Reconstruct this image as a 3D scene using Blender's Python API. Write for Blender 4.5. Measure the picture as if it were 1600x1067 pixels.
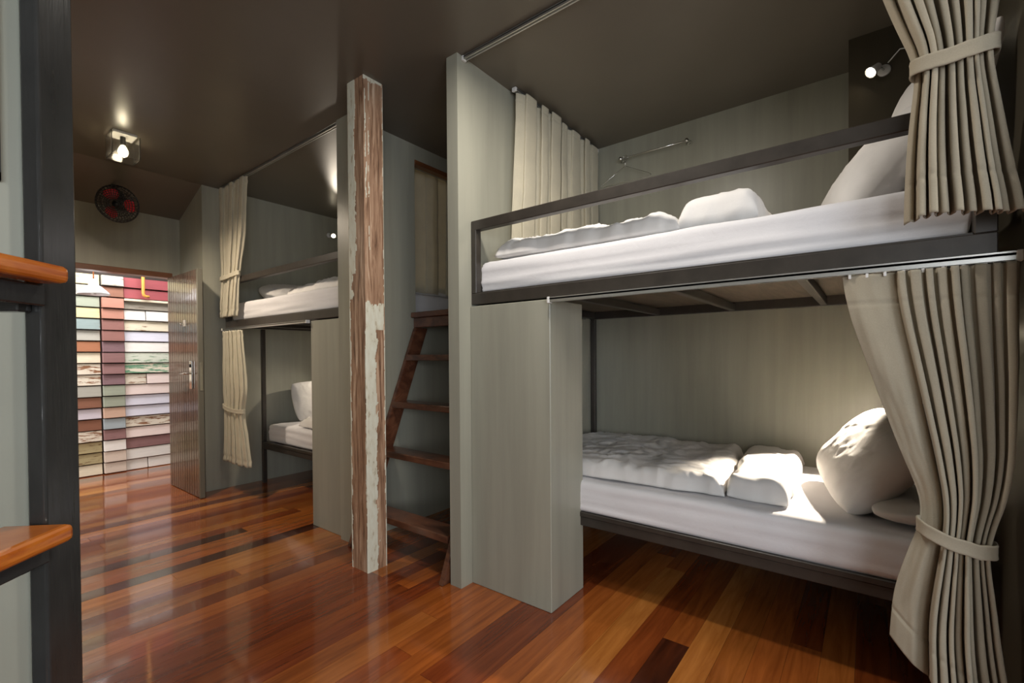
import bpy, bmesh, math, random
from mathutils import Vector, Matrix, noise
from math import sin, cos, pi, radians
random.seed(7)
S = bpy.context.scene
for o in list(bpy.data.objects): bpy.data.objects.remove(o)
C = S.collection
H = 1.27

# ------------------------------------------------------------------ camera
F = 723.38
yaw, pt, rl = radians(37.594), radians(-.669), radians(-.395)
fw = Vector((cos(yaw)*cos(pt), sin(yaw)*cos(pt), sin(pt)))
r0 = Vector((sin(yaw), -cos(yaw), 0)); u0 = r0.cross(fw)
rv = r0*cos(rl)+u0*sin(rl); uv = -r0*sin(rl)+u0*cos(rl)
cd = bpy.data.cameras.new('camera'); cam = bpy.data.objects.new('camera', cd); C.objects.link(cam)
cd.sensor_width = 36; cd.lens = 36*F/1600; cd.shift_y = 31.9/1600; cd.clip_start = .02
cam.matrix_world = Matrix(((rv.x, uv.x, -fw.x, 0), (rv.y, uv.y, -fw.y, 0), (rv.z, uv.z, -fw.z, H), (0, 0, 0, 1)))
S.camera = cam
S.view_settings.view_transform = 'Standard'; S.view_settings.look = 'None'
S.view_settings.gamma = 1; S.view_settings.use_curve_mapping = False
S.view_settings.exposure = 0.0
# ------------------------------------------------------------------ world and lights
W = bpy.data.worlds.new('world'); S.world = W; W.use_nodes = True
W.node_tree.nodes['Background'].inputs[0].default_value = (.80, .88, 1, 1)
W.node_tree.nodes['Background'].inputs[1].default_value = .35
def light(name, kind, loc, power, col, target=None, size=.1, size_y=None, spot=None, blend=.6, spread=None):
    d = bpy.data.lights.new(name, kind); d.energy = power; d.color = col
    if kind == 'AREA':
        d.size = size
        if size_y: d.shape = 'RECTANGLE'; d.size_y = size_y
        if spread: d.spread = radians(spread)
    else: d.shadow_soft_size = size
    if kind == 'SPOT': d.spot_size = radians(spot); d.spot_blend = blend
    o = bpy.data.objects.new(name, d); C.objects.link(o); o.location = loc
    if target is not None:
        o.rotation_euler = (Vector(target)-Vector(loc)).to_track_quat('-Z', 'Y').to_euler()
    return o
WARM = (1, .87, .70); NEUT = (1, .93, .84); COOL = (.86, .92, 1)
light('added_fill_rear', 'AREA', (-.6, -2.95, 1.6), 135, COOL, (1.4, 3, 1.3), 2.6, 1.5)  # added soft cool fill behind the camera; the back wall has no window
light('added_fill_left', 'AREA', (-1.75, -1.0, 1.45), 46, (.93, .96, 1), (1.8, 1.2, 1.2), 1.8, 1.4)  # added side fill for faces turned to the aisle; no window is built
light('added_ceiling_fill_rear', 'AREA', (1.0, -1.6, 2.82), 30, NEUT, (1.35, -1.6, 0), .35)  # added overhead fill behind the camera, without any lamp body
light('ceiling_lamp_light_middle', 'AREA', (1.48, 1.05, 2.86), 22, NEUT, (1.48, 1.05, 0), .14)
light('ceiling_lamp_light_far', 'SPOT', (.97, 4.33, 2.69), 105, (1, .84, .66), (.97, 4.2, 0), .05, spot=165, blend=.9)
light('corridor_daylight', 'AREA', (-.9, 6.1, 1.5), 62, (1, .97, .96), (1.6, 6.4, .9), 1.6, 1.6)
light('corridor_top_light', 'AREA', (1.1, 6.12, 2.85), 62, (1, .96, .95), (1.1, 6.3, 0), 1.8, .6)  # overhead area light just under the closed corridor ceiling

# ------------------------------------------------------------------ node helpers
def mat(name):
    m = bpy.data.materials.new(name); m.use_nodes = True
    return m, m.node_tree, m.node_tree.nodes['Principled BSDF']
def N(nt, t, **k):
    n = nt.nodes.new(t)
    for a, b in k.items(): setattr(n, a, b)
    return n
def coords(nt, scale, kind='Object'):
    tc = N(nt, 'ShaderNodeTexCoord'); mp = N(nt, 'ShaderNodeMapping'); mp.inputs['Scale'].default_value = scale
    nt.links.new(tc.outputs[kind], mp.inputs[0]); return mp
def noise_n(nt, vec, scale, detail=4, rough=.55, dist=0):
    n = N(nt, 'ShaderNodeTexNoise'); n.inputs['Scale'].default_value = scale; n.inputs['Detail'].default_value = detail
    n.inputs['Roughness'].default_value = rough; n.inputs['Distortion'].default_value = dist
    nt.links.new(vec.outputs[0], n.inputs['Vector']); return n
def ramp(nt, fac, stops):
    r = N(nt, 'ShaderNodeValToRGB'); e = r.color_ramp.elements
    while len(e) > len(stops): e.remove(e[-1])
    while len(e) < len(stops): e.new(.5)
    for x, (p, c) in zip(e, stops): x.position = p; x.color = (*c, 1) if len(c) == 3 else c
    nt.links.new(fac, r.inputs[0]); return r
def bump(nt, bs, h, strength=.2, dist=.005, prev=None):
    b = N(nt, 'ShaderNodeBump'); b.inputs['Strength'].default_value = strength; b.inputs['Distance'].default_value = dist
    nt.links.new(h, b.inputs['Height'])
    if prev: nt.links.new(prev.outputs[0], b.inputs['Normal'])
    nt.links.new(b.outputs[0], bs.inputs['Normal']); return b
def srgb(r, g, b):
    f = lambda v: (v/255/12.92) if v <= 10 else ((v/255+.055)/1.055)**2.4
    return (f(r), f(g), f(b))
def sc(c, k): return tuple(min(1, v*k) for v in c)
def plain(name, col, rough=.5, metal=0, emit=None, estr=0, spec=None):
    m, nt, b = mat(name); b.inputs['Base Color'].default_value = (*col, 1)
    b.inputs['Roughness'].default_value = rough; b.inputs['Metallic'].default_value = metal
    if emit: b.inputs['Emission Color'].default_value = (*emit, 1); b.inputs['Emission Strength'].default_value = estr
    return m
def painted(name, col, var=.16, rough=.38, scale=(5, 5, .35), bumpy=.05):
    m, nt, b = mat(name); mp = coords(nt, scale); n = noise_n(nt, mp, 1.6, 5, .6)
    r = ramp(nt, n.outputs[0], [(.3, sc(col, 1-var)), (.7, sc(col, 1+var))])
    nt.links.new(r.outputs[0], b.inputs['Base Color']); b.inputs['Roughness'].default_value = rough
    mp2 = coords(nt, (60, 60, 6)); n2 = noise_n(nt, mp2, 2, 3); bump(nt, b, n2.outputs[0], bumpy, .002)
    return m
def wood(name, c1, c2, rough=.4, grain=(3, 40, 40), dark=None, coat=0, bumps=.15, rnd=True):
    m, nt, b = mat(name)
    mp = coords(nt, grain)
    if rnd:
        oi = N(nt, 'ShaderNodeObjectInfo'); mu = N(nt, 'ShaderNodeMath', operation='MULTIPLY'); mu.inputs[1].default_value = 37.
        nt.links.new(oi.outputs['Random'], mu.inputs[0]); cx = N(nt, 'ShaderNodeCombineXYZ')
        for i in range(3): nt.links.new(mu.outputs[0], cx.inputs[i])
        nt.links.new(cx.outputs[0], mp.inputs['Location'])
    n = noise_n(nt, mp, 1, 6, .62, .6)
    st = [(.25, c1), (.72, c2)]
    if dark: st = [(.2, dark), (.38, c1), (.75, c2)]
    r = ramp(nt, n.outputs[0], st)
    if rnd:
        hv = N(nt, 'ShaderNodeHueSaturation'); mr = N(nt, 'ShaderNodeMapRange')
        mr.inputs['To Min'].default_value = .82; mr.inputs['To Max'].default_value = 1.18
        nt.links.new(oi.outputs['Random'], mr.inputs[0]); nt.links.new(mr.outputs[0], hv.inputs['Value'])
        nt.links.new(r.outputs[0], hv.inputs['Color']); nt.links.new(hv.outputs[0], b.inputs['Base Color'])
    else: nt.links.new(r.outputs[0], b.inputs['Base Color'])
    b.inputs['Roughness'].default_value = rough
    if coat: b.inputs['Coat Weight'].default_value = coat; b.inputs['Coat Roughness'].default_value = .06
    bump(nt, b, n.outputs[0], bumps, .002)
    return m
def worn_paint(name, col, under, wear=.35):
    m, nt, b = mat(name); mp = coords(nt, (5, 5, 30)); n = noise_n(nt, mp, 1.3, 7, .68, .4)
    oi = N(nt, 'ShaderNodeObjectInfo'); cx = N(nt, 'ShaderNodeCombineXYZ'); mu = N(nt, 'ShaderNodeMath', operation='MULTIPLY')
    mu.inputs[1].default_value = 53.; nt.links.new(oi.outputs['Random'], mu.inputs[0])
    for i in range(3): nt.links.new(mu.outputs[0], cx.inputs[i])
    nt.links.new(cx.outputs[0], mp.inputs['Location'])
    r = ramp(nt, n.outputs[0], [(wear-.03, under), (wear+.02, sc(col, .86)), (.75, col)])
    nt.links.new(r.outputs[0], b.inputs['Base Color']); b.inputs['Roughness'].default_value = .6
    bump(nt, b, n.outputs[0], .3, .003); return m
def fabric(name, col, weave=900, wrinkle=.25, trans=.0, sheen=.3, var=.08):
    m, nt, b = mat(name); mp = coords(nt, (1, 1, 1))
    n = noise_n(nt, mp, 9, 5, .6)
    r = ramp(nt, n.outputs[0], [(.3, sc(col, 1-var)), (.7, sc(col, 1+var))])
    mp2 = coords(nt, (weave*.35, weave*.35, weave)); w = noise_n(nt, mp2, 1, 2)
    mx = N(nt, 'ShaderNodeMixRGB', blend_type='MULTIPLY'); mx.inputs[0].default_value = .25 if weave < 1500 else .05
    nt.links.new(r.outputs[0], mx.inputs[1]); nt.links.new(w.outputs[0], mx.inputs[2])
    g = N(nt, 'ShaderNodeHueSaturation'); g.inputs['Value'].default_value = 1.14 if weave < 1500 else 1.02
    nt.links.new(mx.outputs[0], g.inputs['Color']); nt.links.new(g.outputs[0], b.inputs['Base Color'])
    b.inputs['Roughness'].default_value = .9; b.inputs['Specular IOR Level'].default_value = .15
    b.inputs['Sheen Weight'].default_value = sheen*.3
    b1 = bump(nt, b, w.outputs[0], .25, .0008)
    if wrinkle:
        n3 = noise_n(nt, coords(nt, (1, 1, 1)), 22, 4, .6, .8); bump(nt, b, n3.outputs[0], wrinkle, .006, b1)
    if trans:
        t = N(nt, 'ShaderNodeBsdfTranslucent'); nt.links.new(g.outputs[0], t.inputs[0])
        ms = N(nt, 'ShaderNodeMixShader'); ms.inputs[0].default_value = trans
        out = nt.nodes['Material Output']; nt.links.new(b.outputs[0], ms.inputs[1]); nt.links.new(t.outputs[0], ms.inputs[2])
        nt.links.new(ms.outputs[0], out.inputs[0])
    return m
M = {}
M['wall'] = painted('grey_green_wall_paint', srgb(158, 157, 143), .12, .36)
M['ceil'] = painted('dark_grey_ceiling_paint', srgb(104, 97, 86), .06, .32, (1.2, 1.2, 1.2))
M['darkwall'] = painted('dark_brown_grey_gloss_paint', srgb(74, 68, 56), .12, .3)
M['trim'] = painted('light_grey_green_trim', srgb(164, 167, 155), .06, .4)
M['steel'] = painted('black_painted_steel', srgb(56, 51, 46), .2, .38, (8, 8, 8), .1)
M['ladder_steel'] = painted('glossy_black_lacquer', srgb(50, 50, 49), .25, .17, (6, 6, 3), .3)
M['alu'] = plain('brushed_aluminium', (.62, .62, .60), .33, .85)
M['chrome'] = plain('chrome', (.8, .8, .78), .12, 1)
M['white_pl'] = plain('white_plastic', (.75, .74, .72), .4)
M['black_pl'] = plain('black_plastic', (.012, .012, .013), .35)
M['red_pl'] = plain('red_plastic', (.85, .02, .04), .3)
M['sheet'] = fabric('white_cotton_sheet', srgb(226, 224, 226), 2500, .22, 0, .2, .02)
M['duvet'] = fabric('white_duvet_cotton', srgb(230, 227, 224), 2500, .18, 0, .2, .03)
M['linen'] = fabric('beige_linen', srgb(178, 168, 148), 700, .12, .16, .5, .05)
M['cream'] = fabric('cream_linen', srgb(224, 217, 196), 700, .12, .34, .5, .05)
M['ply'] = wood('brown_plywood', srgb(78, 68, 58), srgb(110, 98, 84), .6, (3, 30, 30), rnd=False)
M['orange'] = wood('orange_varnished_wood', srgb(176, 88, 22), srgb(214, 128, 44), .25, (12, 12, 60), srgb(120, 52, 14), .6, .08, rnd=False)
M['ladder'] = wood('dark_red_brown_wood', srgb(74, 42, 30), srgb(128, 84, 60), .33, (10, 5, 14), srgb(30, 18, 13), .35)
M['doorw'] = wood('varnished_grey_brown_boards', srgb(84, 68, 60), srgb(112, 94, 84), .24, (40, 40, 2.5), srgb(62, 46, 40), .35, .1)
M['lintel'] = wood('brown_lintel', srgb(98, 58, 34), srgb(134, 84, 50), .4, (4, 30, 30), rnd=False)
M['bulb'] = plain('lit_bulb', (1, .9, .7), .5, 0, (1, .86, .62), 28)
M['door_edge'] = painted('grey_door_edge', srgb(112, 109, 98), .1, .3)
M['groove'] = plain('dark_joint', (.02, .012, .008), .6)

# ------------------------------------------------------------------ mesh helpers
def new(): return bmesh.new()
def box(bm, x0, x1, y0, y1, z0, z1, bev=0, seg=1):
    if x0 > x1: x0, x1 = x1, x0
    if y0 > y1: y0, y1 = y1, y0
    v = [bm.verts.new((x, y, z)) for x in (x0, x1) for y in (y0, y1) for z in (z0, z1)]
    fs = [bm.faces.new([v[i] for i in q]) for q in ((0, 1, 3, 2), (4, 6, 7, 5), (0, 4, 5, 1), (2, 3, 7, 6), (0, 2, 6, 4), (1, 5, 7, 3))]
    if bev:
        es = list({e for f in fs for e in f.edges})
        bmesh.ops.bevel(bm, geom=es, offset=bev, segments=seg, profile=.5, affect='EDGES')
    return bm
def obox(bm, c, ax, ay, az, hx, hy, hz, bev=0, seg=1):
    """oriented box: centre, three axes, half sizes"""
    c = Vector(c); t = new(); box(t, -hx, hx, -hy, hy, -hz, hz, bev, seg)
    mtx = Matrix((Vector(ax).normalized(), Vector(ay).normalized(), Vector(az).normalized())).transposed()
    join(bm, t, Matrix.Translation(c) @ mtx.to_4x4()); return bm
def join(bm, t, mtx):
    vm = {v: bm.verts.new(mtx @ v.co) for v in t.verts}
    for f in t.faces:
        nf = bm.faces.new([vm[v] for v in f.verts]); nf.smooth = f.smooth
    t.free()
def tube(bm, pts, r, n=10, cap=True, closed=False):
    pts = [Vector(p) for p in pts]; rs = r if isinstance(r, (list, tuple)) else [r]*len(pts); rings = []
    up = None; L = len(pts)
    for i, p in enumerate(pts):
        if closed: d = pts[(i+1) % L]-pts[i-1]
        else: d = pts[min(i+1, L-1)]-pts[max(i-1, 0)]
        d.normalize()
        if up is None: up = d.orthogonal().normalized()
        up = (up-d*up.dot(d)).normalized(); s = d.cross(up)
        rings.append([bm.verts.new(p+(up*cos(2*pi*k/n)+s*sin(2*pi*k/n))*rs[i]) for k in range(n)])
    rng = range(L) if closed else range(L-1)
    for i in rng:
        a, b = rings[i], rings[(i+1) % L]
        for k in range(n):
            f = bm.faces.new((a[k], a[(k+1) % n], b[(k+1) % n], b[k])); f.smooth = True
    if cap and not closed:
        bm.faces.new(rings[0][::-1]); bm.faces.new(rings[-1])
    return bm
def lathe(bm, prof, c, axis=(0, 0, 1), n=24, cap=False):
    ax = Vector(axis).normalized(); e1 = ax.orthogonal().normalized(); e2 = ax.cross(e1); c = Vector(c); rings = []
    for r_, h_ in prof: rings.append([bm.verts.new(c+ax*h_+(e1*cos(2*pi*k/n)+e2*sin(2*pi*k/n))*max(r_, 1e-4)) for k in range(n)])
    for a, b in zip(rings, rings[1:]):
        for k in range(n):
            f = bm.faces.new((a[k], a[(k+1) % n], b[(k+1) % n], b[k])); f.smooth = True
    if cap: bm.faces.new(rings[0][::-1]); bm.faces.new(rings[-1])
    return bm
def wroot(p):
    while p.parent: p = p.parent
    return p
def mk(name, bm, m, parent=None, smooth=False, base=True):
    me = bpy.data.meshes.new(name)
    bmesh.ops.recalc_face_normals(bm, faces=bm.faces)
    if parent is not None: off = wroot(parent).location.copy()
    elif base:
        xs = [v.co.x for v in bm.verts]; ys = [v.co.y for v in bm.verts]; zs = [v.co.z for v in bm.verts]
        off = Vector(((min(xs)+max(xs))/2, (min(ys)+max(ys))/2, min(zs)))
    else: off = Vector((0, 0, 0))
    for v in bm.verts: v.co -= off
    if smooth:
        for f in bm.faces: f.smooth = True
    bm.to_mesh(me); bm.free(); me.materials.append(M[m] if isinstance(m, str) else m)
    o = bpy.data.objects.new(name, me); C.objects.link(o)
    if parent is not None: o.parent = parent
    else: o.location = off
    return o
def thing(name, loc, label, cat, group=None):
    o = bpy.data.objects.new(name, None); C.objects.link(o); o.location = loc; o.empty_display_size = .1
    o['label'] = label; o['category'] = cat
    if group: o['group'] = group
    return o
def tag(o, label, cat, group=None):
    o['label'] = label; o['category'] = cat
    if group: o['group'] = group
    return o
def struct(name, bm, m, parent=None):
    o = mk(name, bm, m, parent)
    if parent is None: o['kind'] = 'structure'
    return o

# ================================================================== THE ROOM
CZ = 2.915; XW = 3.36
PN0, PN1 = 1.764, 1.845          # near partition
PF0, PF1 = 2.789, 2.925          # far partition
YE = 5.0                         # end wall of the far bunk
YD = 5.6                         # doorway wall
YC = 6.69                        # corridor wall
struct('wall_right', box(new(), XW, XW+.12, -3, YE+.12, 0, CZ), 'wall')
struct('wall_back', box(new(), -1.8, XW, -3.12, -3, 0, CZ), 'wall')
struct('wall_left', box(new(), -1.92, -1.8, -3, 1.95, 0, CZ), 'wall')
b = new(); box(b, .16, .25, 1.95, YD, 0, CZ); struct('wall_aisle_left', b, 'wall')
struct('wall_end', box(new(), 1.70, XW, YE, YE+.12, 0, CZ), 'wall')
struct('wall_passage_right', box(new(), 1.70, 1.80, YE+.12, YD, 0, CZ), 'wall')
b = new(); box(b, .25, 1.70, YD, YD+.1, 2.135, CZ); box(b, .25, .72, YD, YD+.1, 0, 2.135); box(b, 1.63, 1.70, YD, YD+.1, 0, 2.135)
struct('wall_doorway', b, 'wall')
struct('trim_1', box(new(), .72, 1.63, YD-.012, YD+.11, 2.085, 2.135, .004), 'lintel')
struct('ceiling', box(new(), -1.9, XW+.1, -3.1, YE, CZ, CZ+.1), 'ceil')
b = new()
v = [b.verts.new(p) for p in ((.25, YE, CZ), (1.70, YE, CZ), (1.70, YD, 2.69), (.25, YD, 2.69), (.25, YE, CZ+.1), (1.70, YE, CZ+.1), (1.70, YD, 2.79), (.25, YD, 2.79))]
for q in ((0, 1, 2, 3), (7, 6, 5, 4), (0, 4, 5, 1), (1, 5, 6, 2), (2, 6, 7, 3), (3, 7, 4, 0)): b.faces.new([v[i] for i in q])
struct('ceiling_slope', b, 'ceil')
# partitions with an access opening at the rear
def partition(name, x0, y0, y1, xo0=2.40, xo1=3.25):
    b = new(); box(b, x0, xo0, y0, y1, 0, CZ); box(b, xo0, xo1, y0, y1, 0, 1.555); box(b, xo0, xo1, y0, y1, 2.80, CZ); box(b, xo1, XW, y0, y1, 0, CZ)
    return struct(name, b, 'wall')
partition('wall_partition_near', 1.822, PN0, PN1)
partition('wall_partition_far', 1.822, PF0, PF1)
struct('trim_2', box(new(), 2.40, 3.25, PF0-.008, PF0+.05, 2.765, 2.80, .003), 'lintel')
struct('wall_partition_right', box(new(), 1.70, XW, -.46, -.36, 0, CZ), 'darkwall')
struct('wall_boxing', box(new(), 3.02, XW, -.36, .085, 1.80, CZ), 'darkwall')
# left-hand partition seen behind the black ladder
struct('wall_partition_left', box(new(), -1.8, .25, 1.80, 1.95, 0, CZ), 'trim')
struct('trim_3', box(new(), .188, .262, 1.785, 1.80, 0, CZ, .002), 'trim')
# lockers closing the foot of each lower bunk
b = box(new(), 1.912, 2.234, 1.236, PN0, 0, 1.55, .003)
tag(mk('boxed_locker', b, 'wall'), 'grey green boxed panel standing on the floor under the near upper bunk', 'locker')
b = box(new(), 1.852, 2.13, PF1, 3.347, 0, 1.55, .003)
tag(mk('boxed_locker', b, 'wall'), 'grey green boxed panel under the far upper bunk, left of the peeling post', 'locker')
# corridor
struct('ceiling_corridor', box(new(), -1.6, 3.2, YD+.1, YC+.2, 2.9, 3.0), 'trim')

# ------------------------------------------------------------------ floor of separate boards
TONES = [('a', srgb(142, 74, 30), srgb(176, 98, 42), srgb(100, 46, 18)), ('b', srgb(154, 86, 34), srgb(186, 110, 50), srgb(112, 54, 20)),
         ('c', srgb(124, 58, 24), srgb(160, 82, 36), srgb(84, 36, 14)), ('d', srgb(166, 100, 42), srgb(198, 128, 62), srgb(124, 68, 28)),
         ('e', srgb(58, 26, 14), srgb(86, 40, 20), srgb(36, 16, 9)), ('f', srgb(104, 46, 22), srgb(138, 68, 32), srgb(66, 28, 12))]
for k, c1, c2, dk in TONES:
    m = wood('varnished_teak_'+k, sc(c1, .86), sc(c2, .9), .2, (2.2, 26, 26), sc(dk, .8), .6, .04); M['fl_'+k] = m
floor = struct('floor', box(new(), -1.9, XW+.05, -3.1, YC+.1, -.12, -.012), 'groove')
PW = .1150
mesh_cache = {}
def plank_mesh(L, tone):
    key = (L, tone)
    if key not in mesh_cache:
        bm = new(); box(bm, 0, L-.0012, .0005, PW-.0005, -.012, 0)
        me = bpy.data.meshes.new('floor_plank'); bm.to_mesh(me); bm.free(); me.materials.append(M['fl_'+tone]); mesh_cache[key] = me
    return mesh_cache[key]
off0 = floor.location.copy()
lens = [.8, 1.1, 1.5, 1.9, 2.3, 2.7, 3.1]
rnd = random.Random(11); count = 0
r0w = -10
for row in range(-10, 60):
    y = .616-PW*0 + row*PW - .0
    if y > YC: break
    xend = XW
    xstart = -.35 if y < 1.85 else .1
    x = xstart-rnd.random()*.9
    ends = []
    while x < xend:
        L = rnd.choice(lens)
        tone = rnd.choices('abcdef', (28, 27, 17, 13, 4, 11))[0]
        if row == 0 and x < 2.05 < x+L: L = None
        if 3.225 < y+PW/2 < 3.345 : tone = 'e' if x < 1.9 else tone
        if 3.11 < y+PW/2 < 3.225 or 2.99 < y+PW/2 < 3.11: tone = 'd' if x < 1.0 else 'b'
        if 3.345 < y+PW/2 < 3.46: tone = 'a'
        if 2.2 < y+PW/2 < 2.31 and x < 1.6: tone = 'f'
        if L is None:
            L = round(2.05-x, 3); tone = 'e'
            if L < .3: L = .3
        last = x+L > xend-.06
        if last: L = round(xend-x+.001, 2)
        if L > .05:
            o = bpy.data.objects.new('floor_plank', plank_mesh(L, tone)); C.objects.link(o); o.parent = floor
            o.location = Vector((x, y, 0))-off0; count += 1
        x += L
        if last: break
print('planks', count)

# ------------------------------------------------------------------ reclaimed-wood corridor wall
cw = struct('wall_corridor', box(new(), -1.6, 3.2, YC+.03, YC+.15, 0, 2.9), 'groove')
WOODU = srgb(120, 78, 54)
pal = dict(cream=(srgb(226, 214, 188), srgb(120, 86, 56), .34), ycream=(srgb(214, 200, 150), srgb(120, 86, 56), .36), grey=(srgb(168, 166, 156), srgb(110, 84, 66), .34),
  green=(srgb(152, 160, 142), srgb(120, 100, 80), .33), teal=(srgb(136, 156, 156), srgb(130, 112, 96), .35), lav=(srgb(198, 190, 200), WOODU, .25),
  white=(srgb(236, 232, 226), srgb(130, 96, 76), .32), worn=(srgb(222, 212, 194), srgb(126, 84, 54), .46), bare=(srgb(160, 96, 54), srgb(120, 66, 36), .3),
  dbare=(srgb(124, 70, 40), srgb(84, 46, 28), .35), terra=(srgb(172, 114, 94), srgb(140, 78, 60), .3), brick=(srgb(134, 82, 74), srgb(104, 56, 50), .35),
  mauve=(srgb(134, 92, 92), srgb(100, 64, 60), .35), purple=(srgb(118, 84, 92), srgb(92, 58, 56), .35), pinkw=(srgb(236, 218, 212), srgb(150, 104, 92), .3),
  red=(srgb(140, 36, 50), srgb(110, 30, 38), .3), gwood=(srgb(142, 134, 120), srgb(104, 92, 80), .4), greenp=(srgb(96, 150, 116), srgb(216, 208, 190), .50),
  blueg=(srgb(150, 162, 168), srgb(120, 110, 104), .33), olive=(srgb(170, 156, 112), srgb(108, 80, 48), .42), tan=(srgb(196, 160, 138), srgb(130, 88, 66), .33),
  beige=(srgb(216, 198, 182), srgb(130, 98, 76), .3), lw=(srgb(216, 216, 230), srgb(150, 140, 150), .26), gw=(srgb(216, 222, 206), srgb(120, 150, 122), .42))
for k, (c, un, w) in pal.items(): 
    wash = srgb(200, 192, 184); mixc = lambda a, k_: tuple(x*(1-k_)+y*k_ for x, y in zip(a, wash))
    M['p_'+k] = worn_paint('reclaimed_'+k, mixc(c, .07), mixc(un, 0), w)
left = 'ycream grey green ycream teal grey bare cream worn worn bare|grey dbare lav dbare worn olive olive cream'.split()
mid = 'grey dbare terra terra brick brick purple mauve mauve purple green green tan blueg mauve white beige beige'.split()
right = 'red red gwood white|white cream lw white gw greenp worn|pinkw pinkw lw lw worn pinkw mauve white white|white'.split()
ROWH = 2.20/18
def clap(x0, x1, z0, z1, m, proud, tilt):
    b = new(); y1 = YC+.03; yb = YC-proud; yt = yb+tilt
    p = [(x0, yt, z1), (x1, yt, z1), (x1, y1, z1), (x0, y1, z1), (x0, yb, z0), (x1, yb, z0), (x1, y1, z0), (x0, y1, z0)]
    vv = [b.verts.new(q) for q in p]
    for q in ((0, 1, 2, 3), (7, 6, 5, 4), (0, 4, 5, 1), (1, 5, 6, 2), (2, 6, 7, 3), (3, 7, 4, 0)): b.faces.new([vv[i] for i in q])
    bmesh.ops.bevel(b, geom=list(b.edges), offset=.003, segments=1, affect='EDGES')
    mk('plank', b, 'p_'+m, cw)
rw = random.Random(3)
def column(x0, x1, rows, proud, slope=0):
    for i, spec in enumerate(rows):
        z1 = 2.20-i*ROWH; z0 = z1-ROWH+.006; parts = spec.split('|'); pr = proud+rw.uniform(-.004, .008)
        xa, xb = x0, x1
        if len(parts) == 2:
            xm = xa+(xb-xa)*(.35 if i % 2 else .5)
            clap(xa, xm-.004, z0, z1-.002, parts[0], pr, .016); clap(xm+.004, xb, z0, z1-.002, parts[1], pr+.004, .016)
        else: clap(xa, xb, z0+rw.uniform(0, .004), z1-.002, parts[0], pr, rw.uniform(.010, .022))
column(.86, 1.275, left, .004); column(1.289, 1.478, mid, .034); column(1.482, 2.05, right, .012)
for rows, x0, x1 in ((left[::-1], .0, .855), (right[3:]+right[:3], -.9, -.005), (mid[::-1], 2.055, 2.9)):
    column(x0, x1, rows, .008)
struct('trim_4', box(new(), 1.482, 2.05, YC-.04, YC+.02, 1.93, 1.955, .003), 'p_cream')

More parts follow.
